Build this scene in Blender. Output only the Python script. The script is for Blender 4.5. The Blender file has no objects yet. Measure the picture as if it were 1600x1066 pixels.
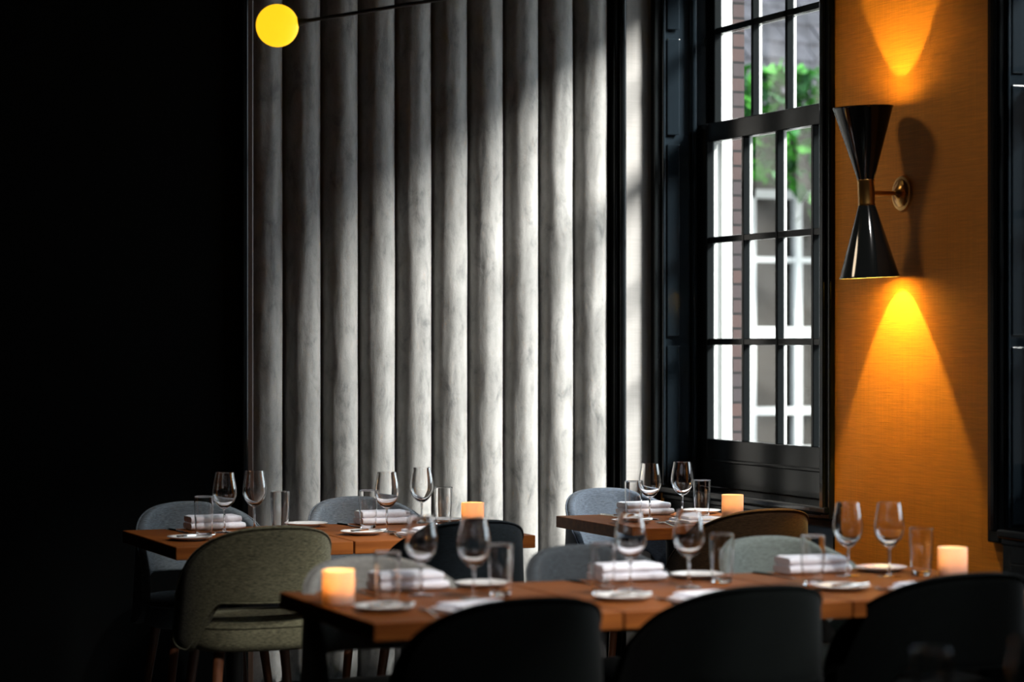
import bpy, bmesh, math, random
from math import sin, cos, pi, radians
from mathutils import Vector, Matrix, noise

random.seed(7)
C = bpy.context.scene.collection
SC = bpy.context.scene

# ------------------------------------------------------------------ camera
cam = bpy.data.cameras.new('camera')
cam_o = bpy.data.objects.new('camera', cam); C.objects.link(cam_o)
cam_o.location = (0, 0, 1.44)
cam_o.rotation_euler = (radians(90), 0, radians(-22.3))
cam.sensor_width = 36.0
cam.lens = 85.0
cam.clip_end = 200
cam.dof.use_dof = True
cam.dof.focus_distance = 9.3
cam.dof.aperture_fstop = 1.9
SC.camera = cam_o

# ------------------------------------------------------------------ world, sun, exposure
W = bpy.data.worlds.new('world'); SC.world = W; W.use_nodes = True
bg = W.node_tree.nodes['Background']
bg.inputs[0].default_value = (0.80, 0.90, 1.0, 1)
bg.inputs[1].default_value = 2.1
sun = bpy.data.lights.new('sun', 'SUN'); sun_o = bpy.data.objects.new('sun', sun); C.objects.link(sun_o)
sun.energy = 11.0
sun.angle = radians(16)
sun.color = (1.0, 0.955, 0.90)
sun_o.rotation_euler = Vector((-1, 0.84, -0.82)).to_track_quat('-Z', 'Y').to_euler()
sun_o.location = (9, 5, 7)
SC.view_settings.view_transform = 'Standard'
SC.view_settings.look = 'None'
SC.view_settings.exposure = 1.6
SC.view_settings.gamma = 1.0
SC.view_settings.use_curve_mapping = False

# ------------------------------------------------------------------ materials
def mat(name, color=(.5, .5, .5), rough=.5, metal=0.0, **kw):
    m = bpy.data.materials.new(name); m.use_nodes = True
    b = m.node_tree.nodes['Principled BSDF']
    b.inputs['Base Color'].default_value = (*color, 1)
    b.inputs['Roughness'].default_value = rough
    b.inputs['Metallic'].default_value = metal
    for k, v in kw.items():
        b.inputs[k.replace('_', ' ')].default_value = v
    return m

def nodes(m): return m.node_tree.nodes, m.node_tree.links, m.node_tree.nodes['Principled BSDF']

def coords(m, scale=(1, 1, 1), which='Object'):
    n, l, b = nodes(m)
    tc = n.new('ShaderNodeTexCoord'); mp = n.new('ShaderNodeMapping')
    mp.inputs['Scale'].default_value = scale
    l.new(tc.outputs[which], mp.inputs['Vector'])
    return mp.outputs['Vector']

def noise_ramp(m, vec, stops, scale=5, detail=4, rough=.6, dist=0.0):
    n, l, b = nodes(m)
    t = n.new('ShaderNodeTexNoise'); t.inputs['Scale'].default_value = scale
    t.inputs['Detail'].default_value = detail; t.inputs['Roughness'].default_value = rough
    t.inputs['Distortion'].default_value = dist
    l.new(vec, t.inputs['Vector'])
    r = n.new('ShaderNodeValToRGB')
    els = r.color_ramp.elements
    while len(els) < len(stops): els.new(.5)
    for e, (p, c) in zip(els, stops):
        e.position = p; e.color = (*c, 1)
    l.new(t.outputs['Fac'], r.inputs['Fac'])
    return r.outputs['Color'], t.outputs['Fac']

def bump(m, fac, strength=.3, dist=.002):
    n, l, b = nodes(m)
    bp = n.new('ShaderNodeBump'); bp.inputs['Strength'].default_value = strength
    bp.inputs['Distance'].default_value = dist
    l.new(fac, bp.inputs['Height']); l.new(bp.outputs['Normal'], b.inputs['Normal'])

def fabric(name, c, var=.45, rough=.9, stretch=(60, 60, 420), sheen=.08):
    m = mat(name, c, rough)
    n, l, b = nodes(m)
    v = coords(m, stretch)
    lo = tuple(x * (1 - var) for x in c); hi = tuple(min(1, x * (1 + var)) for x in c)
    col, f = noise_ramp(m, v, [(.32, lo), (.68, hi)], 1.0, 3)
    l.new(col, b.inputs['Base Color'])
    b.inputs['Sheen Weight'].default_value = sheen
    b.inputs['Specular IOR Level'].default_value = sheen * 1.8
    b.inputs['Sheen Roughness'].default_value = .4
    bump(m, f, .35, .001)
    return m

def grasscloth(name, c, var=.3, plane='x'):
    m = mat(name, c, .8)
    n, l, b = nodes(m)
    v = coords(m, (9, 9, 480))
    lo = tuple(x * (1 - var) for x in c); hi = tuple(min(1, x * (1 + var)) for x in c)
    col, f = noise_ramp(m, v, [(.3, lo), (.7, hi)], 1.0, 3, .65)
    v2 = coords(m, (300, 300, 2.0))
    col2, f2 = noise_ramp(m, v2, [(.25, (.86, .86, .86)), (.75, (1.1, 1.1, 1.1))], 1.0, 2)
    mx = n.new('ShaderNodeMixRGB'); mx.blend_type = 'MULTIPLY'; mx.inputs[0].default_value = 1
    l.new(col, mx.inputs[1]); l.new(col2, mx.inputs[2])
    v3 = coords(m, (1.6, 1.6, 1.6))
    col3, f3 = noise_ramp(m, v3, [(.3, (.88, .86, .84)), (.7, (1.06, 1.06, 1.06))], 1.0, 3)
    mx2 = n.new('ShaderNodeMixRGB'); mx2.blend_type = 'MULTIPLY'; mx2.inputs[0].default_value = 1
    l.new(mx.outputs[0], mx2.inputs[1]); l.new(col3, mx2.inputs[2])
    l.new(mx2.outputs[0], b.inputs['Base Color'])
    bump(m, f, .25, .0012)
    return m

def wood(name, c1, c2, rough=.35, scale=(3, 40, 40), Specular=.5):
    m = mat(name, c1, rough)
    n, l, b = nodes(m)
    v = coords(m, scale)
    col, f = noise_ramp(m, v, [(.3, c1), (.7, c2)], 1.0, 5, .6, .6)
    l.new(col, b.inputs['Base Color'])
    bump(m, f, .06, .001)
    b.inputs['Specular IOR Level'].default_value = Specular
    return m

def thin_glass(name, tint=(.96, .985, .98)):
    m = bpy.data.materials.new(name); m.use_nodes = True
    n, l = m.node_tree.nodes, m.node_tree.links
    n.remove(n['Principled BSDF'])
    out = n['Material Output']
    tr = n.new('ShaderNodeBsdfTransparent'); tr.inputs[0].default_value = (*tint, 1)
    gl = n.new('ShaderNodeBsdfGlossy'); gl.inputs['Roughness'].default_value = .01
    gl.inputs['Color'].default_value = (1, 1, 1, 1)
    fr = n.new('ShaderNodeFresnel')
    ge = n.new('ShaderNodeNewGeometry'); ma = n.new('ShaderNodeMath'); ma.operation = 'MULTIPLY_ADD'
    ma.inputs[1].default_value = 1 / 1.5 - 1.5; ma.inputs[2].default_value = 1.5   # same reflectance from either side of the sheet
    l.new(ge.outputs['Backfacing'], ma.inputs[0]); l.new(ma.outputs[0], fr.inputs['IOR'])
    mx = n.new('ShaderNodeMixShader')
    l.new(fr.outputs[0], mx.inputs[0]); l.new(tr.outputs[0], mx.inputs[1]); l.new(gl.outputs[0], mx.inputs[2])
    l.new(mx.outputs[0], out.inputs['Surface'])
    return m

def solid_glass(name):
    m = mat(name, (1, 1, 1), 0.0)
    b = m.node_tree.nodes['Principled BSDF']
    b.inputs['Transmission Weight'].default_value = 1
    b.inputs['IOR'].default_value = 1.48
    return m

def emit(name, col, strength):
    m = mat(name, col, .6)
    b = m.node_tree.nodes['Principled BSDF']
    b.inputs['Emission Color'].default_value = (*col, 1)
    b.inputs['Emission Strength'].default_value = strength
    return m

def velvet():
    m = mat('grey_velvet', (.4, .39, .385), .85)
    n, l, b = nodes(m)
    v = coords(m, (17, 17, 8.0))
    col, f = noise_ramp(m, v, [(.30, (.10, .10, .10)), (.46, (.20, .196, .19)), (.72, (.262, .255, .247))], 1.0, 6, .7, .4)
    v2 = coords(m, (260, 260, 900))
    col2, f2 = noise_ramp(m, v2, [(.3, (.82, .82, .82)), (.7, (1.12, 1.12, 1.12))], 1.0, 2)
    mx = n.new('ShaderNodeMixRGB'); mx.blend_type = 'MULTIPLY'; mx.inputs[0].default_value = 1
    l.new(col, mx.inputs[1]); l.new(col2, mx.inputs[2])
    l.new(mx.outputs[0], b.inputs['Base Color'])
    b.inputs['Sheen Weight'].default_value = .2
    bump(m, f, .5, .006)
    return m

def brick():
    m = mat('weathered_brick', (.3, .2, .18), .9, Specular_IOR_Level=.06)
    n, l, b = nodes(m)
    v = coords(m, (1, 1, 1))
    sp = n.new('ShaderNodeSeparateXYZ'); l.new(v, sp.inputs[0])
    ad = n.new('ShaderNodeMath'); ad.operation = 'ADD'
    l.new(sp.outputs[0], ad.inputs[0]); l.new(sp.outputs[1], ad.inputs[1])
    cb = n.new('ShaderNodeCombineXYZ'); l.new(ad.outputs[0], cb.inputs[0]); l.new(sp.outputs[2], cb.inputs[1])
    t = n.new('ShaderNodeTexBrick')
    t.inputs['Color1'].default_value = (.045, .030, .028, 1); t.inputs['Color2'].default_value = (.030, .027, .029, 1)
    t.inputs['Mortar'].default_value = (.014, .0135, .014, 1)
    t.inputs['Scale'].default_value = 1.0; t.inputs['Brick Width'].default_value = .21
    t.inputs['Row Height'].default_value = .065; t.inputs['Mortar Size'].default_value = .006
    l.new(cb.outputs[0], t.inputs['Vector']); l.new(t.outputs['Color'], b.inputs['Base Color'])
    bump(m, t.outputs['Fac'], -.6, .01)
    return m

def slate():
    m = mat('grey_slate', (.12, .12, .14), .7, Specular_IOR_Level=.06)
    n, l, b = nodes(m)
    v = coords(m, (9, 7, 7))
    col, f = noise_ramp(m, v, [(.3, (.012, .012, .014)), (.7, (.034, .034, .040))], 1.0, 4)
    l.new(col, b.inputs['Base Color'])
    return m

M = {}
M['velvet'] = velvet()
M['orange'] = grasscloth('ochre_grasscloth', (.72, .27, .022), .2)
M['linenwall'] = grasscloth('pale_grasscloth', (.20, .193, .188), .14)
M['black'] = mat('black_gloss_paint', (.005, .006, .0065), .14, Specular_IOR_Level=.18)
M['jamb'] = mat('black_gloss_sky_tint', (.008, .012, .016), .12, Specular_IOR_Level=.6)  # blue in the base colour stands in for sky reflected in black paint
M['blackmatt'] = mat('black_matt_paint', (.010, .011, .011), .5)
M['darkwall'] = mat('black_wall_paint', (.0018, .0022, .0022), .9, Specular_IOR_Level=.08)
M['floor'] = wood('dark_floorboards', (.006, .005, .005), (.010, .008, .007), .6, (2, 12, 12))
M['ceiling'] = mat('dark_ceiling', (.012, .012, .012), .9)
M['plinth'] = mat('blue_black_paint', (.03, .045, .055), .25)
M['white_out'] = mat('white_outdoor_paint', (.34, .35, .345), .5)
M['brick'] = brick()
M['slate'] = slate()
M['blocker'] = mat('dark_sun_blocker', (.045, .038, .034), .9, Specular_IOR_Level=.06)  # kept dark, only for the added sun blocker outside
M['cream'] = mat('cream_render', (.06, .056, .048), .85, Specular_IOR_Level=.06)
M['darkpane'] = mat('dark_house_pane', (.010, .0085, .007), .15, Specular_IOR_Level=.06)
M['pave'] = mat('pale_paving', (.2, .19, .18), .9)
M['pane'] = thin_glass('window_glass', (.97, .99, .985))
M['glass'] = thin_glass('drinking_glass', (.93, .945, .945))
M['glass_solid'] = solid_glass('thick_glass')
M['table'] = wood('mahogany_table', (.135, .038, .0085), (.24, .076, .016), .5, Specular=.08)
M['legwood'] = wood('walnut_leg', (.10, .035, .015), (.17, .06, .025), .35, (40, 40, 4))
M['iron'] = mat('black_iron', (.012, .012, .013), .45)
M['porcelain'] = mat('white_porcelain', (.80, .78, .76), .12)
M['linen'] = fabric('white_linen', (.80, .80, .86), .06, .9, (200, 200, 200))
M['steel'] = mat('polished_steel', (.62, .60, .57), .15, 1.0)
M['brass'] = mat('aged_brass', (.62, .34, .10), .28, 1.0)
M['shade'] = mat('black_enamel', (.006, .007, .007), .08)
M['shade_in'] = mat('pale_enamel', (.75, .70, .6), .4)
M['wax'] = mat('candle_wax', (.85, .78, .6), .5)
M['flame'] = emit('candle_flame', (1.0, .55, .12), 6)
M['globe'] = emit('amber_globe', (1.0, .56, .012), .42)
M['leaf'] = mat('bright_leaf', (.018, .085, .010), .5, Specular_IOR_Level=.06)
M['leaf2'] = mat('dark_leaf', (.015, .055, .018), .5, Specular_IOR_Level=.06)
M['flower'] = mat('orange_flower', (.4, .16, .02), .6)
for m_ in (M['leaf'], M['leaf2']):
    n, l, b = nodes(m_)
    c = b.inputs['Base Color'].default_value[:3]
    col, f = noise_ramp(m_, coords(m_, (3, 3, 3)), [(.3, tuple(x * .5 for x in c)), (.7, tuple(min(1, x * 1.9) for x in c))], 1.0, 3)
    l.new(col, b.inputs['Base Color'])

def cup_mat():
    m = bpy.data.materials.new('translucent_porcelain'); m.use_nodes = True
    n, l = m.node_tree.nodes, m.node_tree.links
    n.remove(n['Principled BSDF']); out = n['Material Output']
    d = n.new('ShaderNodeBsdfDiffuse'); d.inputs[0].default_value = (.85, .80, .76, 1)
    t = n.new('ShaderNodeBsdfTranslucent'); t.inputs[0].default_value = (.95, .72, .5, 1)
    mx = n.new('ShaderNodeMixShader'); mx.inputs[0].default_value = .45
    l.new(d.outputs[0], mx.inputs[1]); l.new(t.outputs[0], mx.inputs[2]); l.new(mx.outputs[0], out.inputs['Surface'])
    return m
M['cup'] = cup_mat()

FAB = {
    'olive': fabric('olive_fabric', (.105, .098, .060), .6),
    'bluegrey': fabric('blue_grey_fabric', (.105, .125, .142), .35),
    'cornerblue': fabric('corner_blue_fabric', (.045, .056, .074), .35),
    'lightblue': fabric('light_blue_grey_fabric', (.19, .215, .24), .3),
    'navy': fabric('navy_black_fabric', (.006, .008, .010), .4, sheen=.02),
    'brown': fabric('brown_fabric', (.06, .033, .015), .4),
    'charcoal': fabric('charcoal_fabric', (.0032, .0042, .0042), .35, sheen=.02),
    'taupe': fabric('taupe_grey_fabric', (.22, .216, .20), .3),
    'slate': fabric('slate_fabric', (.045, .052, .058), .35),
    'greengrey': fabric('green_grey_fabric', (.14, .16, .148), .3),
}

# ------------------------------------------------------------------ mesh helpers
def link_obj(name, me, parent=None):
    o = bpy.data.objects.new(name, me); C.objects.link(o)
    if parent is not None: o.parent = parent
    return o

def mesh(name, parts, m, parent=None, smooth=False, loc=None):
    """parts: list of (verts, faces[, material index]); one mesh object."""
    V, F, MI = [], [], []
    for p in parts:
        k = len(V); V += [tuple(v) for v in p[0]]
        F += [tuple(i + k for i in f) for f in p[1]]
        MI += [p[2] if len(p) > 2 else 0] * len(p[1])
    me = bpy.data.meshes.new(name); me.from_pydata(V, [], F)
    for mm in (m if isinstance(m, (list, tuple)) else [m]): me.materials.append(mm)
    bm = bmesh.new(); bm.from_mesh(me)
    bmesh.ops.recalc_face_normals(bm, faces=bm.faces)
    bm.to_mesh(me); bm.free()
    me.polygons.foreach_set('material_index', MI)
    if smooth:
        me.polygons.foreach_set('use_smooth', [True] * len(me.polygons))
        if smooth is not True: me.set_sharp_from_angle(angle=radians(smooth))
    o = link_obj(name, me, parent)
    if loc: o.location = loc
    return o

def box(x0, x1, y0, y1, z0, z1, mi=0):
    v = [(x0, y0, z0), (x1, y0, z0), (x1, y1, z0), (x0, y1, z0), (x0, y0, z1), (x1, y0, z1), (x1, y1, z1), (x0, y1, z1)]
    f = [(0, 3, 2, 1), (4, 5, 6, 7), (0, 1, 5, 4), (1, 2, 6, 5), (2, 3, 7, 6), (3, 0, 4, 7)]
    return list(v), f, mi

def rbox(x0, x1, y0, y1, z0, z1, r=.004, seg=2, mi=0):
    v, f, _ = box(x0, x1, y0, y1, z0, z1)
    bm = bmesh.new()
    bv = [bm.verts.new(p) for p in v]
    for q in f: bm.faces.new([bv[i] for i in q])
    bmesh.ops.bevel(bm, geom=list(bm.edges), offset=r, segments=seg, profile=.5, affect='EDGES')
    bm.verts.index_update()
    out = ([tuple(p.co) for p in bm.verts], [tuple(p.index for p in q.verts) for q in bm.faces], mi)
    bm.free()
    return out

def lathe(profile, n=32, center=(0, 0, 0), closed=False, mi=0):
    """profile: (radius, z) pairs; radius 0 ends make a pole."""
    V, F, rings = [], [], []
    for r, z in profile:
        if r < 1e-6:
            rings.append([len(V)]); V.append((center[0], center[1], center[2] + z))
        else:
            rings.append(list(range(len(V), len(V) + n)))
            V += [(center[0] + r * cos(2 * pi * i / n), center[1] + r * sin(2 * pi * i / n), center[2] + z) for i in range(n)]
    pairs = list(zip(rings, rings[1:]))
    if closed: pairs.append((rings[-1], rings[0]))
    for a, b in pairs:
        if len(a) == 1 and len(b) == 1: continue
        for i in range(n):
            j = (i + 1) % n
            if len(a) == 1: F.append((a[0], b[i], b[j]))
            elif len(b) == 1: F.append((a[i], a[j], b[0]))
            else: F.append((a[i], a[j], b[j], b[i]))
    return V, F, mi

def tube(path, r, n=10, cyclic=False, taper=None, mi=0):
    P = [Vector(p) for p in path]
    V, F = [], []
    L = len(P)
    up = None
    for k in range(L):
        if cyclic: t = (P[(k + 1) % L] - P[k - 1]).normalized()
        else: t = (P[min(k + 1, L - 1)] - P[max(k - 1, 0)]).normalized()
        if up is None:
            a = Vector((0, 0, 1)) if abs(t.z) < .9 else Vector((1, 0, 0))
            up = t.cross(a).normalized()
        else:
            up = (up - t * up.dot(t)).normalized()
        w = t.cross(up)
        rr = r if taper is None else r * (taper[0] + (taper[1] - taper[0]) * k / (L - 1))
        for i in range(n):
            a = 2 * pi * i / n
            V.append(P[k] + up * (rr * cos(a)) + w * (rr * sin(a)))
    for k in range(L if cyclic else L - 1):
        for i in range(n):
            j = (i + 1) % n; k2 = (k + 1) % L
            F.append((k * n + i, k * n + j, k2 * n + j, k2 * n + i))
    if not cyclic:
        F.append(tuple(range(n - 1, -1, -1))); F.append(tuple((L - 1) * n + i for i in range(n)))
    return V, F, mi

def tag(o, label=None, cat=None, group=None, kind=None):
    if label: o['label'] = label
    if cat: o['category'] = cat
    if group: o['group'] = group
    if kind: o['kind'] = kind
    return o

def empty(name, loc=(0, 0, 0), rz=0, label=None, cat=None, group=None, kind=None):
    o = bpy.data.objects.new(name, None); C.objects.link(o)
    o.empty_display_size = .1
    o.location = loc; o.rotation_euler = (0, 0, rz)
    return tag(o, label, cat, group, kind)

def copy_tree(o, parent=None):
    c = o.copy(); C.objects.link(c)
    if parent is not None: c.parent = parent
    for ch in list(o.children): copy_tree(ch, c)
    return c

used = set()
def place(proto, loc, rz, label, group=None, mats=None):
    """First use moves the prototype itself, later ones copy it and its parts."""
    if proto.name in used: o = copy_tree(proto)
    else: o = proto; used.add(proto.name)
    o.location = loc; o.rotation_euler = (0, 0, rz); o['label'] = label
    if group: o['group'] = group
    return o

def struct(name, parts, m, parent=None, smooth=False, label=None):
    o = mesh(name, parts, m, parent, smooth)
    if parent is None: o['kind'] = 'structure'
    if label: o['label'] = label; o['category'] = name.split('_')[0]
    return o

# ------------------------------------------------------------------ room shell
XW = 4.61          # window wall, room face
YB = 9.57          # back wall, room face
ZC = 3.55
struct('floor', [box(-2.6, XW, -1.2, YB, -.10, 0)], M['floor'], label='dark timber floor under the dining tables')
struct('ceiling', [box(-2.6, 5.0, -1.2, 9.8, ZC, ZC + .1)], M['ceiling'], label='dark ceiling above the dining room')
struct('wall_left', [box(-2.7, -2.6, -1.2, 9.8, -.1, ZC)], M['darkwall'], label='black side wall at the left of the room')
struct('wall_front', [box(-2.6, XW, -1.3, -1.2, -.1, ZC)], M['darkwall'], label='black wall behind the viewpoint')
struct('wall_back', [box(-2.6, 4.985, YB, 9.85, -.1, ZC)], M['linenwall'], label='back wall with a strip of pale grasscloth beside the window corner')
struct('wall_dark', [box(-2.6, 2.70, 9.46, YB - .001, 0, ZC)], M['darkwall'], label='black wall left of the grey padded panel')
struct('trim_1', [rbox(2.69, 2.716, 9.42, YB - .001, 0, ZC, .006)], M['black'], label='thin glossy black upright at the edge of the black wall')
brownpost = mat('dark_brown_wood', (.05, .028, .018), .4)
struct('trim_2', [rbox(2.718, 2.752, 9.47, YB - .001, 0, ZC, .006)], brownpost, label='dark brown upright left of the grey padded panel')
struct('trim_3', [rbox(4.365, 4.386, 9.48, YB - .001, 0, ZC, .006), rbox(4.386, 4.414, 9.455, YB - .001, 0, ZC, .010, 3)],
       M['black'], label='glossy black upright between padded panel and pale grasscloth')
# window wall: room-side skin and brick outer skin with two openings
OP = [(8.09, 9.53), (5.40, 6.88), (2.70, 4.18)]
Z0, Z1 = .81, 3.20
segs = [(-1.2, 2.70), (4.18, 5.40), (6.88, 8.09), (9.53, YB)]
inner = [box(XW, 4.80, a, b, -.1, ZC) for a, b in segs]
inner += [box(XW, 4.80, a, b, Z1, ZC) for a, b in OP] + [box(XW, 4.80, a, b, -.1, Z0 - .03) for a, b in OP]
struct('wall_right', inner, M['orange'], label='ochre orange grasscloth wall behind the black wall lamp')
outer_seg = [(-1.2, 2.66), (4.22, 5.36), (6.92, 8.05), (9.46, 9.85)]
outr = [box(4.925, 4.985, a, b, -.3, 5.2) for a, b in outer_seg]
OPo = [(8.05, 9.46), (5.36, 6.92), (2.66, 4.22)]
outr += [box(4.925, 4.985, a, b, 3.13, 5.2) for a, b in OPo] + [box(4.925, 4.985, a, b, -.3, .95) for a, b in OPo]
struct('wall_outside', outr, M['brick'], label='weathered brick outer wall beside the window')

# ------------------------------------------------------------------ windows
def sash(root, y0, y1, z0, z1, xf, cols, rows, stile, rail_b, rail_t, name, bar=.020):
    """xf = room face of the sash; glass sits .03 behind; outer half of the bars is white."""
    xg, xb = xf + .034, xf + .048
    gy0, gy1, gz0, gz1 = y0 + stile, y1 - stile, z0 + rail_b, z1 - rail_t
    fr = [rbox(xf, xg, y0, gy0, z0, z1, .004), rbox(xf, xg, gy1, y1, z0, z1, .004),
          rbox(xf, xg, gy0 - .002, gy1 + .002, z0, gz0, .004), rbox(xf, xg, gy0 - .002, gy1 + .002, gz1, z1, .004)]
    f = mesh(name, fr, M['black'], root)
    ow = [box(xg + .001, xb, y0, gy0, z0, z1), box(xg + .001, xb, gy1, y1, z0, z1),
          box(xg + .001, xb, gy0, gy1, z0, gz0 - .004), box(xg + .001, xb, gy0, gy1, gz1 + .004, z1)]
    mesh('outer_frame', ow, M['white_out'], f)['label'] = 'white outdoor side of the sash'
    bars_in, bars_out = [], []
    for c in cols:
        bars_in.append(rbox(xf + .004, xg, c - bar / 2, c + bar / 2, gz0, gz1, .003)); bars_out.append(box(xg + .001, xb, c - bar / 2, c + bar / 2, gz0, gz1))
    for r in rows:
        bars_in.append(rbox(xf + .006, xg, gy0, gy1, r - .014, r + .014, .003)); bars_out.append(box(xg + .001, xb - .002, gy0, gy1, r - .012, r + .012))
    g = mesh('glazing_bars', bars_in, M['black'], root)
    mesh('outer_bars', bars_out, M['white_out'], g)['label'] = 'white outdoor side of the glazing bars'
    cy = [gy0] + list(cols) + [gy1]; cz = [gz0] + list(rows) + [gz1]
    for a, b in zip(cy, cy[1:]):
        for p, q in zip(cz, cz[1:]):
            mesh('pane', [box(xg - .001, xg + .001, a, b, p, q)], M['pane'], root)

def casing(root, y0, y1, outer=True, corner_far=False):
    sp = .046 if corner_far else 0.0      # the reveal in the corner is splayed
    c = []
    # near-side and far-side boards on the wall, with a small inner bead
    c.append(rbox(XW - .022, XW + .002, y0 - .075, y0, .76, 3.28, .006))
    c.append(rbox(XW - .034, XW - .020, y0 - .045, y0 - .012, .80, 3.28, .006))
    if not corner_far:
        c.append(rbox(XW - .022, XW + .002, y1, y1 + .075, .76, 3.28, .006))
        c.append(rbox(XW - .034, XW - .020, y1 + .012, y1 + .045, .80, 3.28, .006))
    else:
        c.append(rbox(XW - .030, XW + .002, y1 + sp, YB - .0005, 0, ZC - .01, .004))
    c.append(rbox(XW - .022, XW + .002, y0 - .075, y1, 3.20, 3.28, .006))
    mesh('casing', c, M['black'], root)
    # reveal boards with raised panels
    r = [box(XW, 4.845, y1 - .004, y1 + .02, Z0, 3.22), box(XW, 4.845, y0 - .02, y0 + .004, Z0, 3.22), box(XW, 4.845, y0, y1, 3.196, 3.22)]
    for a, b in ((.82, 1.42), (1.46, 2.30), (2.34, 2.76), (2.80, 3.18)):
        for yy, s in ((y1 - .004, -1), (y0 + .004, 1)):
            q = sorted((yy, yy + s * .008))
            r.append(rbox(XW + .022, XW + .075, q[0], q[1], a, b, .003))
    for yy, s in ((y1 - .004, -1), (y0 + .004, 1)):
        q = sorted((yy, yy + s * .014)); r.append(rbox(XW + .128, XW + .146, q[0], q[1], Z0, 3.19, .005))
        q = sorted((yy, yy + s * .012)); r.append(rbox(XW + .002, XW + .014, q[0], q[1], Z0, 3.19, .004))
    if sp:
        for q in r:                        # shear the far side into its splay
            for i, (x, y, z) in enumerate(q[0]):
                if y > (y0 + y1) / 2: q[0][i] = (x, y + sp * max(0, min(1, (4.77 - x) / (4.77 - XW))), z)
    mesh('reveal', r, M['jamb'], root)
    mesh('sill', [rbox(XW - .035, 4.775, y0 - .06, y1 + sp, Z0 - .03, Z0, .008, 3), rbox(XW - .018, XW, y0 - .06, y1, Z0 - .055, Z0 - .03, .006)], M['black'], root)
    mesh('apron', [box(XW - .008, XW, y0 - .075, y1, 0, Z0 - .03), rbox(XW - .016, XW - .006, y0 + .05, y1 - .05, .12, .70, .006)], M['black'], root)
    mesh('lower_panel', [rbox(4.772, 4.80, y0, y1, Z0, .93, .004), rbox(4.756, 4.80, y0, y1, .918, .934, .005)], M['black'], root)
    ow = [box(4.847, 4.925, y1 - .02, y1 + .05, .9, 3.2), box(4.847, 4.925, y0 - .05, y0 + .02, .9, 3.2), box(4.847, 4.93, y0 - .05, y1 + .05, 3.13, 3.25)]
    ow += [box(4.868, 4.90, y1 - .034, y1 - .02, .9, 3.13)]
    ow.append(rbox(4.84, 5.03, y0 - .04, y1 - .02, .90, .945, .006))
    mesh('outer_frame', ow, M['white_out'], root)['label'] = 'white outdoor frame of the window'

w1 = empty('window_1', (0, 0, 0), kind='structure', label='black sash window with small panes beside the orange wall', cat='window')
casing(w1, 8.09, 9.48, corner_far=True)
sash(w1, 8.092, 9.476, .93, 2.385, 4.770, [8.482, 8.779, 9.077], [1.437, 1.877], .078, .087, .083, 'lower_sash')
sash(w1, 8.092, 9.476, 2.31, 3.196, 4.815, [8.482, 8.779, 9.077], [2.79], .062, .075, .04, 'upper_sash')
w2 = empty('window_2', (0, 0, 0), kind='structure', label='black window casing at the right edge of the orange wall', cat='window')
casing(w2, 5.40, 6.88)
sash(w2, 5.402, 6.878, .93, 2.385, 4.770, [5.80, 6.14, 6.48], [1.437, 1.877], .078, .087, .083, 'lower_sash')
sash(w2, 5.402, 6.878, 2.31, 3.196, 4.815, [5.80, 6.14, 6.48], [2.79], .062, .075, .04, 'upper_sash')

w3 = empty('added_fill_window', (0, 0, 0), kind='structure', label='added unseen sash window beyond the right edge, for extra daylight', cat='window')  # extra opening out of view, added to light the front tables
casing(w3, 2.70, 4.18)
sash(w3, 2.702, 4.178, .93, 2.385, 4.770, [3.10, 3.44, 3.78], [1.437, 1.877], .078, .087, .083, 'lower_sash')
sash(w3, 2.702, 4.178, 2.31, 3.196, 4.815, [3.10, 3.44, 3.78], [2.79], .062, .075, .04, 'upper_sash')

struct('baseboard_right', [rbox(XW - .018, XW - .0005, 6.96, 8.01, 0, .44, .004), rbox(XW - .026, XW - .0005, 6.96, 8.01, .44, .465, .006)], M['black'], label='tall black baseboard under the orange wall')

# ------------------------------------------------------------------ padded wall panel
pw = empty('padded_wall_panel', (2.77, YB, 0), label='tall grey velvet wall panel padded in vertical rounded channels', cat='wall panel')
PITCH = .1624
for k in range(10):
    cx = 2.818 + PITCH * k
    V, F = [], []
    NU, NZ = 22, 90
    zb, zt = .045, ZC - .02
    for j in range(NZ + 1):
        z = zb + (zt - zb) * j / NZ
        end = min(1, ((z - zb) / .05)) if z < zb + .05 else 1
        sc = .72 + .28 * math.sqrt(max(0, 1 - (1 - end) ** 2))
        for i in range(NU + 1):
            a = pi * i / NU
            nx = noise.noise(Vector((cx * 5, z * 3.5, i * .35)))
            ny = noise.noise(Vector((cx * 3 + 9, z * 9, i * .7)))
            rx = .0795 * (1 + .010 * nx); ry = (.092 + .0045 * nx + .0022 * ny) * sc
            V.append((cx - rx * cos(a) - 2.77, -ry * sin(a) ** .92 - .002, z))
    for j in range(NZ):
        for i in range(NU):
            q = j * (NU + 1) + i
            F.append((q, q + 1, q + NU + 2, q + NU + 1))
    F.append(tuple(range(NU, -1, -1))); F.append(tuple(NZ * (NU + 1) + i for i in range(NU + 1)))
    F += [(j * (NU + 1), (j + 1) * (NU + 1), (j + 1) * (NU + 1) + NU, j * (NU + 1) + NU) for j in range(NZ)]
    mesh('padded_channel', [(V, F)], M['velvet'], pw, smooth=60)
mesh('kick_plate', [rbox(-.004, 1.62, -.16, -.002, 0, .035, .010, 3)], M['plinth'], pw)['label'] = 'blue-black glossy plinth under the channels'

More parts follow.
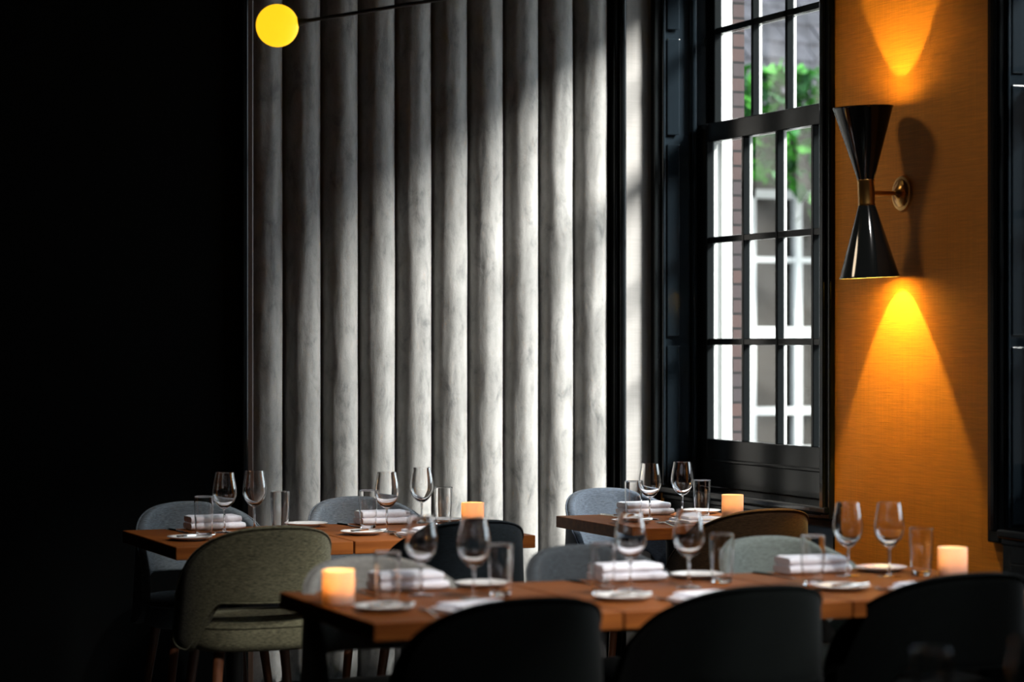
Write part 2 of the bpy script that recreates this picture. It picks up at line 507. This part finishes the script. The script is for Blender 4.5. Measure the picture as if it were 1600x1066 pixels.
# ------------------------------------------------------------------ wall lamp
sc_ = empty('wall_lamp', (XW, 7.53, 1.972), label='black double cone wall lamp with brass sleeve on the orange wall', cat='lamp')
LX = -.150
tilt = Matrix.Rotation(radians(-2.6), 4, 'Y')
def in_lamp(part):
    V, F, mi = part
    return [tuple(tilt @ Vector(v) + Vector((LX, 0, 0))) for v in V], F, mi
def cone(sgn):
    p_out = [(.029, .043 * sgn), (.031, .048 * sgn), (.106, .300 * sgn), (.1085, .302 * sgn), (.1085, .306 * sgn)]
    p_in = [(.1045, .306 * sgn), (.103, .300 * sgn), (.028, .048 * sgn)]
    return [in_lamp(lathe(p_out, 48, mi=0)), in_lamp(lathe([p_out[-1]] + p_in, 48, mi=1))]
mesh('upper_shade', cone(1), [M['shade'], M['shade_in']], sc_, smooth=40)
mesh('lower_shade', cone(-1), [M['shade'], M['shade_in']], sc_, smooth=40)
mesh('sleeve', [in_lamp(lathe([(.031, -.046), (.032, -.043), (.0305, -.038), (.0305, .038), (.032, .043), (.031, .046), (.0275, .046), (.0275, -.046)], 40, closed=True))],
     M['brass'], sc_, smooth=40)
mesh('arm', [tube([(LX + .027, 0, 0), (-.02, 0, 0)], .0075, 16)], M['brass'], sc_, smooth=40)
ros = lathe([(0, .034), (.010, .034), (.016, .028), (.022, .022), (.036, .016), (.048, .013), (.052, .008), (.062, .007), (.064, .001), (0, .001)], 40)
mesh('wall_plate', [([(-z, y, x) for x, y, z in ros[0]], ros[1])], M['brass'], sc_, smooth=40)
for s in (-1, 1): mesh('screw', [tube([(-.009, s * .045, 0), (-.014, s * .045, 0)], .004, 10)], M['brass'], sc_, smooth=40)
for sgn, e in ((1, 10.5), (-1, 18.0)):
    ld = bpy.data.lights.new('bulb_light', 'POINT'); ld.energy = e; ld.color = (1.0, .66, .12); ld.shadow_soft_size = .010
    lo = bpy.data.objects.new('bulb_light', ld); C.objects.link(lo); lo.parent = sc_
    lo.location = tilt @ Vector((0, 0, .125 * sgn)) + Vector((LX, 0, 0))
mesh('lamp_holder', [in_lamp(lathe([(0, -.012), (.027, -.012), (.027, .012), (0, .012)], 24))], M['iron'], sc_)

# ------------------------------------------------------------------ globe pendant
gp = empty('pendant_lamp', (2.404, 7.985, 2.523), label='glowing amber glass globe lamp on a thin black rod', cat='lamp')
gv = lathe([(.0735 * sin(pi * i / 24), -.0735 * cos(pi * i / 24)) for i in range(25)], 48)
mesh('globe', [gv], M['globe'], gp, smooth=True)
d = Vector((.502, -.205, .088)).normalized()
mesh('collar', [tube([d * .066, d * .080, d * .092, d * .104], .016, 16, taper=(1, .5))], M['iron'], gp, smooth=50)
hub = d * 1.05
mesh('rod', [tube([d * .09, hub], .0065, 12)], M['iron'], gp, smooth=50)
mesh('hub', [lathe([(0, -.03), (.03, -.03), (.035, -.02), (.035, .02), (.03, .03), (0, .03)], 24, center=tuple(hub))], M['brass'], gp, smooth=40)
mesh('stem', [tube([hub + Vector((0, 0, .02)), Vector((hub.x, hub.y, ZC - 2.523))], .008, 12)], M['iron'], gp, smooth=50)

# ------------------------------------------------------------------ tables
TAB = {  # x0, x1, y0, y1, phrase
    'A': (2.030, 2.654, 7.91, 8.69, 'the back table at the far left'),
    'B': (2.660, 3.335, 7.91, 8.69, 'the middle back table'),
    'C': (3.780, 4.460, 8.04, 8.76, 'the corner table under the sash window'),
    'D': (1.930, 2.598, 5.59, 6.39, "the front row's left table"),
    'E': (2.604, 3.268, 5.59, 6.39, "the front row's middle table"),
    'F': (3.274, 3.950, 5.59, 6.39, "the front row's right table"),
}
TLAB = {
    'A': 'reddish wooden dining table at the far left before the grey padded wall',
    'B': 'reddish wooden dining table before the middle of the grey padded wall',
    'C': 'reddish wooden dining table in the corner under the sash window',
    'D': 'reddish wooden dining table at the left end of the front row',
    'E': 'reddish wooden dining table in the middle of the front row',
    'F': 'reddish wooden dining table at the right end of the front row',
}
TT = .75
def dining_table(x0, x1, y0, y1, label):
    cx, cy = (x0 + x1) / 2, (y0 + y1) / 2
    w, dp = (x1 - x0) / 2, (y1 - y0) / 2
    t = empty('dining_table', (cx, cy, 0), 0, label, 'table', 'two-seat wooden dining tables')
    mesh('tabletop', [rbox(-w, w, -dp, dp, TT - .045, TT, .003)], M['table'], t)
    mesh('column', [lathe([(.03, .02), (.03, .66), (.05, .70)], 20)], M['iron'], t, smooth=40)
    mesh('support_plate', [rbox(-.2, .2, -.2, .2, TT - .053, TT - .0452, .003)], M['iron'], t)
    mesh('base', [lathe([(0, 0), (.22, 0), (.22, .012), (.05, .03), (0, .03)], 32)], M['iron'], t, smooth=40)
    return t
for k, v in TAB.items(): dining_table(*v[:4], TLAB[k])

# ------------------------------------------------------------------ chairs
UM = radians(104)
def shell_pt(u, z, off):
    """point on the chair back: u from -104 to 104 degrees round the seat, off = outward offset"""
    s = (z - .42) / .41
    hw = .268 - .028 * s; hd = .270
    n = 2.4
    cu, su = cos(u), sin(u)
    e = 2 / n
    x = (hw + off) * math.copysign(abs(su) ** e, su)
    y = -(hd + off) * math.copysign(abs(cu) ** e, cu)
    y -= .045 * max(0, s) ** 1.3 * max(0, cu) + .0
    return Vector((x, y, z))
def z_top(u):
    a = min(1, abs(u) / UM)
    return .485 + .348 * max(0, 1 - a ** 2.05) ** (1 / 2.05)
def z_bot(u):
    a = abs(u)
    lo, hi = .405, .572
    t = min(1, max(0, (a - radians(38)) / radians(36)))
    t = t * t * (3 - 2 * t)
    return hi + (lo - hi) * t + .045 * max(0, (a - radians(82)) / radians(22)) ** 2
def make_chair(fab, label):
    f = FAB[fab]
    t = empty('dining_chair', (0, 0, 0), 0, label, 'chair', 'upholstered dining chairs')
    NU = 60
    th = .034
    V, F = [], []
    ring_n = None
    rim_top, rim_bot = [], []
    for i in range(NU + 1):
        u = -UM + 2 * UM * i / NU
        zt, zb = z_top(u), z_bot(u)
        if zt - zb < .03: zt = zb + .03
        ring = []
        NZ = 12
        r = th / 2
        for j in range(NZ + 1):
            z = zb + r * .8 + (zt - zb - r * 1.6) * j / NZ; ring.append(shell_pt(u, z, 0))
        for a in (30, 60, 90, 120, 150):
            z = zt - r * .8 + r * .8 * sin(radians(a)); ring.append(shell_pt(u, z, -r + r * cos(radians(a))))
        for j in range(NZ + 1):
            z = zt - r * .8 - (zt - zb - r * 1.6) * j / NZ; ring.append(shell_pt(u, z, -th))
        for a in (30, 60, 90, 120, 150):
            z = zb + r * .8 - r * .8 * sin(radians(a)); ring.append(shell_pt(u, z, -r - r * cos(radians(a))))
        ring_n = len(ring); V += ring
        rim_top.append(shell_pt(u, zt - .006, .001)); rim_bot.append(shell_pt(u, zb + .006, .001))
    for i in range(NU):
        for j in range(ring_n):
            k = (j + 1) % ring_n
            F.append((i * ring_n + j, i * ring_n + k, (i + 1) * ring_n + k, (i + 1) * ring_n + j))
    F.append(tuple(range(ring_n))); F.append(tuple(NU * ring_n + j for j in range(ring_n - 1, -1, -1)))
    b = mesh('backrest', [(V, F)], f, t, smooth=60)
    mesh('piping', [tube(rim_top + rim_bot[::-1], .0035, 6, cyclic=True)], f, b, smooth=True)
    # seat cushion: rounded superellipse
    def plan(a, sx, sy):
        e = 2 / 3.2
        return sx * math.copysign(abs(cos(a)) ** e, cos(a)), sy * math.copysign(abs(sin(a)) ** e, sin(a))
    prof = [(.90, .408), (.975, .415), (1.0, .435), (1.0, .475), (.985, .492), (.95, .502), (.80, .510), (.5, .514), (.2, .515)]
    V, F = [], []
    n = 48
    for s, z in prof:
        for i in range(n):
            x, y = plan(2 * pi * i / n, .245 * s, .245 * s); V.append((x, y + .025, z))
    for k in range(len(prof) - 1):
        for i in range(n):
            j = (i + 1) % n; F.append((k * n + i, k * n + j, (k + 1) * n + j, (k + 1) * n + i))
    F.append(tuple(range(n))); F.append(tuple((len(prof) - 1) * n + i for i in range(n)))
    s = mesh('seat', [(V, F)], f, t, smooth=60)
    loop = []
    for i in range(n):
        x, y = plan(2 * pi * i / n, .243, .243); loop.append((x, y + .025, .490))
    mesh('piping', [tube(loop, .0045, 6, cyclic=True)], f, s, smooth=True)
    for sx in (-1, 1):
        for y0, y1 in ((-.13, -.20), (.18, .22)):
            top = Vector((sx * .155, y0, .412)); bot = Vector((sx * .205, y1, 0))
            mesh('leg', [tube([top, top.lerp(bot, .5), bot], .019, 14, taper=(1, .55))], M['legwood'], t, smooth=50)
    return t

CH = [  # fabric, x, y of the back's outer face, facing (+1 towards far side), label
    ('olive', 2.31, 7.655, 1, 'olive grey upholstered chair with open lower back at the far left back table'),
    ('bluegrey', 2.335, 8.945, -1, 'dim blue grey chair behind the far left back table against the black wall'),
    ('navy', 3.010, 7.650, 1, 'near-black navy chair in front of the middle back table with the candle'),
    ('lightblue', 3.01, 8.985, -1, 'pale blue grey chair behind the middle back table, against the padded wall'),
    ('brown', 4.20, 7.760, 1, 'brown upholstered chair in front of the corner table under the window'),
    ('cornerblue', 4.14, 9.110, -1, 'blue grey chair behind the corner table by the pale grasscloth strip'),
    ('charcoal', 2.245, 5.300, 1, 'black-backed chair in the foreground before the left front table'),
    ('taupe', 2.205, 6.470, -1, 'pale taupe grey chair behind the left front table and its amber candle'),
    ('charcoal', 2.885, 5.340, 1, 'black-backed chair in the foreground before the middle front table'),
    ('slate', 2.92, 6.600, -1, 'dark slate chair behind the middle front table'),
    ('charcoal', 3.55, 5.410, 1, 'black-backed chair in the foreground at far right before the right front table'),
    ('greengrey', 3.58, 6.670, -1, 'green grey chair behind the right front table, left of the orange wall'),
]
protos = {}
for fab, x, yb, s, lab in CH:
    loc = (x, yb + s * .292, 0)
    rz = 0 if s > 0 else pi
    if fab not in protos:
        protos[fab] = o = make_chair(fab, lab)
    else:
        o = copy_tree(protos[fab]); o['label'] = lab
    o.location = loc; o.rotation_euler = (0, 0, rz + radians(random.uniform(-2, 2)))

# ------------------------------------------------------------------ glassware
def make_wine():
    t = empty('wine_glass', cat='wine glass', group='wine glasses on the tables')
    bowl = [(.0045, .084), (.012, .087), (.024, .096), (.036, .111), (.0435, .130), (.0445, .143), (.0435, .158), (.040, .180), (.036, .200), (.0335, .216)]
    bowl = [(0, .0835)] + bowl
    inn = [(.0325, .2163), (.0349, .200), (.0389, .180), (.0423, .158), (.0432, .143), (.0421, .131), (.0345, .1135), (.022, .1005), (.010, .0935), (0, .0925)]
    mesh('bowl', [lathe(bowl + inn, 48)], M['glass_solid'], t, smooth=40)
    mesh('stem', [lathe([(0, .004), (.009, .004), (.0055, .009), (.0036, .022), (.0034, .05), (.0038, .072), (.0042, .080), (.0044, .0832), (0, .0833)], 20)], M['glass_solid'], t, smooth=True)
    mesh('foot', [lathe([(0, .0002), (.036, .0002), (.0365, .0012), (.034, .0020), (.012, .0036), (0, .0042)], 40)], M['glass_solid'], t, smooth=50)
    return t
def make_tumbler():
    t = empty('tumbler', cat='tumbler', group='water tumblers on the tables')
    mesh('wall', [lathe([(.0288, .0148), (.0305, .03), (.0335, .075), (.0349, .136), (.0350, .1385), (.0349, .1402), (.0343, .1409), (.0336, .1402), (.0334, .1385), (.0333, .136), (.0322, .075), (.0291, .03), (.0274, .0148)], 48, closed=True)], M['glass_solid'], t, smooth=50)
    mesh('base', [lathe([(0, .0005), (.024, .0003), (.0275, .003), (.0288, .012), (.0280, .0145), (.022, .0115), (0, .0105)], 40)], M['glass_solid'], t, smooth=60)
    return t
def make_plate():
    t = empty('side_plate', cat='plate', group='white side plates')
    mesh('dish', [lathe([(0, .0025), (.040, .0025), (.042, 0), (.046, 0), (.048, .003), (.070, .0085), (.0785, .0125), (.0790, .0140), (.0775, .0145), (.068, .0115), (.050, .0070), (.046, .0062), (0, .0062)], 48)], M['porcelain'], t, smooth=50)
    return t
def flat_blade(profile, z0, th, mi=0):
    """profile: (y, half width, z) stations -> thin solid"""
    V, F = [], []
    for y, w, z in profile:
        V += [(-w, y, z0 + z), (w, y, z0 + z), (w * .8, y, z0 + z + th), (-w * .8, y, z0 + z + th)]
    k = len(profile)
    for i in range(k - 1):
        for j in range(4):
            a, b = i * 4 + j, i * 4 + (j + 1) % 4
            F.append((a, b, b + 4, a + 4))
    F.append((3, 2, 1, 0)); q = (k - 1) * 4; F.append((q, q + 1, q + 2, q + 3))
    return V, F, mi
def make_knife(name, L, grp):
    s = L / .21
    t = empty(name, cat='knife', group=grp)
    mesh('handle', [flat_blade([(-.105 * s, .004, .000), (-.10 * s, .0065, 0), (-.05 * s, .0058, .0006), (-.005 * s, .0045, .0006)], 0, .0055)], M['steel'], t, smooth=40)
    mesh('blade', [flat_blade([(-.006 * s, .0046, .0012), (.01 * s, .008, .001), (.06 * s, .0095, .0006), (.09 * s, .0075, .0004), (.105 * s, .001, .0002)], 0, .0016)], M['steel'], t, smooth=40)
    return t
def make_fork():
    t = empty('fork', cat='fork', group='steel forks by the napkins')
    mesh('handle', [flat_blade([(-.10, .005, .001), (-.095, .0075, 0), (-.05, .005, .002), (.0, .0035, .006), (.03, .004, .006), (.045, .0105, .002), (.055, .0115, .0015)], 0, .0025)], M['steel'], t, smooth=40)
    mesh('tines', [tube([(x, .053, .003), (x, .08, .002), (x * .95, .102, .006)], .0014, 8, taper=(1.1, .6)) for x in (-.009, -.003, .003, .009)], M['steel'], t, smooth=True)
    return t
def stadium(w, h, n=7):
    """closed y-z outline of a soft folded layer"""
    pts = []
    r = h / 2
    for i in range(n + 1):
        a = -pi / 2 + pi * i / n; pts.append((w / 2 - r + r * cos(a), r + r * sin(a)))
    for i in range(n + 1):
        a = pi / 2 + pi * i / n; pts.append((-w / 2 + r + r * cos(a), r + r * sin(a)))
    return pts
def soft_layer(L, w, h, z, seed, skew=0.0, dx=0.0):
    V, F = [], []
    out = stadium(w, h); k = len(out); N = 14
    for i in range(N + 1):
        q = i / N
        x = -L / 2 + L * q + dx
        e = min(1, min(q, 1 - q) / .06); e = .80 + .20 * math.sqrt(max(0, 1 - (1 - e) ** 2))
        for y, zz in out:
            nn = noise.noise(Vector((x * 22 + seed, y * 18, seed)))
            V.append((x, y * (1 + .04 * nn) + skew * x, z + h / 2 + (zz - h / 2) * e * (1 + .10 * nn)))
    for i in range(N):
        for j in range(k):
            F.append((i * k + j, i * k + (j + 1) % k, (i + 1) * k + (j + 1) % k, (i + 1) * k + j))
    F.append(tuple(range(k))); F.append(tuple(N * k + j for j in range(k - 1, -1, -1)))
    return V, F
def make_napkin(kind):
    t = empty('folded_napkin', cat='napkin', group='folded white napkins')
    if kind == 'thick':
        mesh('lower_fold', [soft_layer(.205, .115, .026, .0012, 1)], M['linen'], t, smooth=70)
        mesh('upper_fold', [soft_layer(.190, .105, .026, .0255, 5, .0, -.006)], M['linen'], t, smooth=70)
    else:
        mesh('lower_fold', [soft_layer(.21, .145, .011, .0006, 2, .05)], M['linen'], t, smooth=70)
        mesh('upper_fold', [soft_layer(.19, .13, .011, .0108, 8, -.06, .01)], M['linen'], t, smooth=70)
    return t
def make_candle():
    t = empty('candle_holder', cat='candle', group='lit white candle holders')
    mesh('cup', [lathe([(0, .001), (.040, .001), (.0425, .004), (.0425, .088), (.0418, .0895), (.0408, .088), (.0405, .010), (0, .009)], 40)], M['cup'], t, smooth=50)
    c = mesh('candle', [lathe([(0, .010), (.030, .010), (.030, .040), (.026, .041), (0, .039)], 28)], M['wax'], t, smooth=50)
    mesh('flame', [lathe([(0, .044), (.004, .049), (.005, .054), (.003, .062), (0, .070)], 16)], M['flame'], c, smooth=True)
    ld = bpy.data.lights.new('candle_light', 'POINT'); ld.energy = .13; ld.color = (1.0, .50, .10); ld.shadow_soft_size = .006
    lo = bpy.data.objects.new('candle_light', ld); C.objects.link(lo); lo.parent = t; lo.location = (0, 0, .078)
    return t

P_wine, P_tum, P_plate = make_wine(), make_tumbler(), make_plate()
P_knife, P_bknife, P_fork = make_knife('table_knife', .21, 'table knives by the napkins'), make_knife('butter_knife', .16, 'butter knives on the side plates'), make_fork()
def candle_power(o, e):
    for ch in o.children:
        if ch.type == 'LIGHT': ch.data = ch.data.copy(); ch.data.energy = e
P_nap, P_flat, P_can = make_napkin('thick'), make_napkin('flat'), make_candle()

# positions measured within each table: (dx, dy) from its front left corner
LAY = {
    'A': dict(T1=(.205, .41), W1=(.316, .54), W2=(.447, .605), T2=(.536, .578), fp=(.675, .70)),
    'B': dict(T1=(.225, .52), W1=(.235, .34), W2=(.459, .585), T2=(.545, .585), fp=(.588, .702), can=(.615, .46)),
    'C': dict(T1=(.255, .545), W1=(.257, .40), W2=(.436, .48), T2=(.535, .505), fp=(.593, .628), can=(.600, .37)),
    'D': dict(T1=(.160, .36), W1=(.330, .57), W2=(.425, .42), T2=(.520, .465), can=(.052, .44)),
    'E': dict(T1=(.115, .39), W1=(.240, .48), W2=(.420, .48), T2=(.565, .56)),
    'F': dict(T1=(.100, .40), W1=(.330, .60), W2=(.440, .55), T2=(.530, .52), fp=(.50, .695), nx=-.07, can=(.580, .43)),
}
for k, (x0, x1, y0, y1, ph) in TAB.items():
    L = LAY[k]; w, dp = x1 - x0, y1 - y0
    def at(p, z=TT): return (x0 + p[0], y0 + p[1], z + .0004)
    place(P_tum, at(L['T1']), random.random() * 6, f'left-hand clear tumbler on {ph}')
    place(P_tum, at(L['T2']), random.random() * 6, f'right-hand clear tumbler on {ph}')
    place(P_wine, at(L['W1']), random.random() * 6, f'left-hand clear wine glass on {ph}')
    place(P_wine, at(L['W2']), random.random() * 6, f'right-hand clear wine glass on {ph}')
    if 'can' in L: cn = place(P_can, at(L['can']), 0, f'white candle holder glowing amber on {ph}'); candle_power(cn, .16 if k == 'D' else .06)
    # far setting
    nx = w * .52 + L.get('nx', 0)
    place(P_nap, at((nx, dp - .075)), radians(random.uniform(-3, 3)), f'thick folded white napkin at the far side of {ph}')
    place(P_knife, at((nx - .150, dp - .115)), pi + radians(8), f'steel table knife left of the thick napkin on {ph}')
    place(P_plate, at(L.get('fp', (w - .10, dp - .085))), 0, f'white side plate at the far right of {ph}')
    # near setting
    place(P_flat, at((w * .50, .15)), radians(12), f'flat folded white napkin at the near side of {ph}')
    place(P_fork, at((w * .50 - .135, .15)), radians(-6), f'steel fork left of the flat napkin on {ph}')
    place(P_knife, at((w * .50 + .14, .15)), radians(5), f'steel table knife right of the flat napkin on {ph}')
    place(P_plate, at((.115, .26)), 0, f'white side plate at the near left of {ph}')
    place(P_bknife, at((.135, .25), TT + .0145), radians(-70), f'small butter knife across the near left plate on {ph}')

# near table below the frame with two glasses reaching into view
tn = dining_table(1.95, 2.62, 3.05, 3.85, 'reddish wooden dining table nearest the viewpoint, mostly below the frame')
place(P_tum, (2.325, 3.70, TT + .0004), 0, 'blurred dark tumbler nearest the viewpoint at the bottom right')
place(P_wine, (2.225, 3.235, TT + .0004), 0, 'blurred wine glass cut off at the bottom right corner')

# ------------------------------------------------------------------ unseen fill spots, added to brighten the tables and the orange wall
def fill_spot(x, y, tx, ty, e, half, label, tz=TT, col=(1.0, .955, .92), soft=.03):
    t = empty('added_fill_spot', (x, y, ZC), 0, label, 'lamp', 'added fill spots')
    d = Vector((tx - x, ty - y, tz - (ZC - .16))).normalized()
    mesh('stem', [tube([(0, 0, 0), (0, 0, -.10)], .008, 10), lathe([(0, 0), (.045, 0), (.045, -.012), (0, -.012)], 24)], M['iron'], t, smooth=40)
    c = Vector((0, 0, -.14))
    q = d.to_track_quat('Z', 'Y').to_matrix()
    V, F, mi = lathe([(0, -.07), (.034, -.07), (.040, -.06), (.040, .07), (.037, .07), (.034, .02), (0, .02)], 28)
    mesh('housing', [([tuple(q @ Vector(v) + c) for v in V], F)], M['iron'], t, smooth=40)
    ld = bpy.data.lights.new('fill_spot_light', 'SPOT'); ld.energy = e; ld.spot_size = radians(half * 2); ld.spot_blend = .6
    ld.color = col; ld.shadow_soft_size = soft
    lo = bpy.data.objects.new('fill_spot_light', ld); C.objects.link(lo); lo.parent = t
    lo.location = c + d * .03; lo.rotation_euler = d.to_track_quat('-Z', 'Y').to_euler()
for x in (2.27, 2.94, 3.61):
    fill_spot(x, 3.9, x, 6.15, 74, 19, 'added unseen fill spot turned towards the front row of tables')
for x in (2.34, 3.0, 4.1):
    fill_spot(x, 6.1, x, 8.40, 54, 13, 'added unseen fill spot turned towards the back tables')
fill_spot(2.9, 8.4, 4.61, 7.40, 12, 27, 'added unseen fill spot turned towards the orange wall', 1.55, (1.0, .80, .55), .22)

# ------------------------------------------------------------------ outside
struct('ground', [box(4.985, 40, -10, 40, -.5, -.3)], M['pave'], label='pale paving of the courtyard outside')
ho = empty('house', (8.2, 15, -.3), label='pale neighbouring house with slate roof seen through the window', cat='house')
def rel(parts): return [([(x - 8.2, y - 15, z + .3) for x, y, z in p[0]],) + tuple(p[1:]) for p in parts]
WX = [(7.93, 8.72), (9.10, 9.89), (6.76, 7.55)]
HW = [box(5.6, 12, 15, 15.3, 2.50, 3.1), box(5.6, 12, 15, 15.3, -.3, .62)]
xs = sorted([5.6] + [c for a in WX for c in a] + [12])
for a, b in zip(xs[::2], xs[1::2]): HW.append(box(a, b, 15, 15.3, .62, 2.5))
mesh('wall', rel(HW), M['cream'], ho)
# roof in overlapping slate courses
rp = []
for i in range(26):
    y = 14.72 + .17 * i; z = 2.98 + .15 * i
    for j in range(24):
        x = 5.4 + .28 * j + (.14 if i % 2 else 0)
        jz = random.uniform(-.012, .012)
        v = [(x, y, z + jz), (x + .272, y, z + jz), (x + .272, y + .30, z + .235 + jz), (x, y + .30, z + .235 + jz)]
        v += [(p[0], p[1], p[2] + .03) for p in v]
        rp.append((v, [(0, 3, 2, 1), (4, 5, 6, 7), (0, 1, 5, 4), (1, 2, 6, 5), (2, 3, 7, 6), (3, 0, 4, 7)]))
mesh('roof', rel(rp), M['slate'], ho)
mesh('gutter', rel([rbox(5.4, 12, 14.66, 14.76, 2.92, 3.0, .01)]), M['white_out'], ho)
for a, b in WX:
    fr = [box(a, a + .05, 14.97, 15.06, .62, 2.5), box(b - .05, b, 14.97, 15.06, .62, 2.5), box(a, b, 14.97, 15.06, 2.44, 2.5), box(a - .05, b + .05, 14.93, 15.06, .62, .70)]
    mid = (a + b) / 2
    fr.append(box(mid - .028, mid + .028, 14.98, 15.05, .7, 2.44))
    fr += [box(a + .05, b - .05, 14.975, 15.05, z - t, z + t) for z, t in ((2.01, .018), (1.50, .038), (.95, .026))]
    f = mesh('window_frame', rel(fr), M['white_out'], ho)
    mesh('pane', rel([box(a + .05, b - .05, 15.04, 15.05, .7, 2.44)]), M['darkpane'], f)
# ivy along the eaves
def leaves(n, fn, size):
    V, F = [], []
    for _ in range(n):
        p = Vector(fn()); s = size * random.uniform(.6, 1.3)
        m = Matrix.Rotation(random.uniform(0, 6.28), 3, 'Z') @ Matrix.Rotation(random.uniform(-1.1, 1.1), 3, 'X') @ Matrix.Rotation(random.uniform(-.8, .8), 3, 'Y')
        k = len(V)
        for q in ((-.45, 0, 0), (0, -.7, .06), (.45, 0, 0), (0, .9, .1), (0, .05, -.08)): V.append(p + m @ (Vector(q) * s))
        F += [(k, k + 1, k + 4), (k + 1, k + 2, k + 4), (k + 2, k + 3, k + 4), (k + 3, k, k + 4)]
    return V, F
def ivy_pt():
    x = random.uniform(7.2, 9.2)
    dr = random.random()
    hang = .35 + .35 * max(0, noise.noise(Vector((x * 3, 2, 0))) + .3) + (.35 if x > 8.15 else 0)
    z = 2.98 + .30 * random.random() if dr < .45 else 2.98 - hang * random.random() ** 1.3
    return (x, 14.55 + random.gauss(0, .10), z)
iv = empty('ivy', (0, 0, 0), label='bright green climber hanging from the eaves of the house outside', cat='climbing plant')
mesh('leaves', [leaves(900, ivy_pt, .085)], M['leaf'], iv)
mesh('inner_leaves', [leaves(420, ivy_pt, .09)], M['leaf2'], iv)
mesh('stems', [tube([(7.1, 14.62, 2.95), (7.7, 14.58, 3.0), (8.4, 14.6, 2.94), (9.2, 14.6, 3.0)], .012, 6), tube([(8.75, 14.7, -.3), (8.78, 14.66, 1.4), (8.72, 14.6, 2.95)], .02, 6)], M['legwood'], iv)
sh = empty('flowering_shrub', (8.62, 14.3, -.3), label='leafy shrub with orange flowers outside at the lower window panes', cat='shrub')
def sh_pt(): return (random.gauss(.06, .10), random.gauss(0, .12), random.uniform(.75, 2.0))
mesh('leaves', [leaves(340, sh_pt, .075)], M['leaf2'], sh)
mesh('flowers', [leaves(26, lambda: (random.gauss(.02, .08), random.gauss(-.1, .05), random.uniform(.95, 1.35)), .06)], M['flower'], sh)
mesh('stems', [tube([(.02 * i, 0, 0), (.03 * i, .02, 1.0), (.06 * i, 0, 1.9)], .012, 6, taper=(1, .4)) for i in (-1, 0, 1, 2)], M['legwood'], sh)
# tall unseen block, added to keep direct sun off the nearer windows
th_ = empty('sun_blocker', (11.8, 1.0, -.3), label='added tall dark sun blocker across the courtyard, beyond the right edge', cat='house')
mesh('wall', [box(-1.0, -.2, -13.6, 1.2, 0, 8.4)], M['blocker'], th_)
rfv = [(-1.1, -13.7, 8.4), (-.1, -13.7, 8.4), (-.1, 1.25, 8.4), (-1.1, 1.25, 8.4), (-.6, -13.7, 8.7), (-.6, 1.25, 8.7)]
mesh('roof', [(rfv, [(0, 1, 2, 3), (0, 4, 5, 3), (1, 2, 5, 4), (0, 1, 4), (2, 3, 5)])], M['slate'], th_)
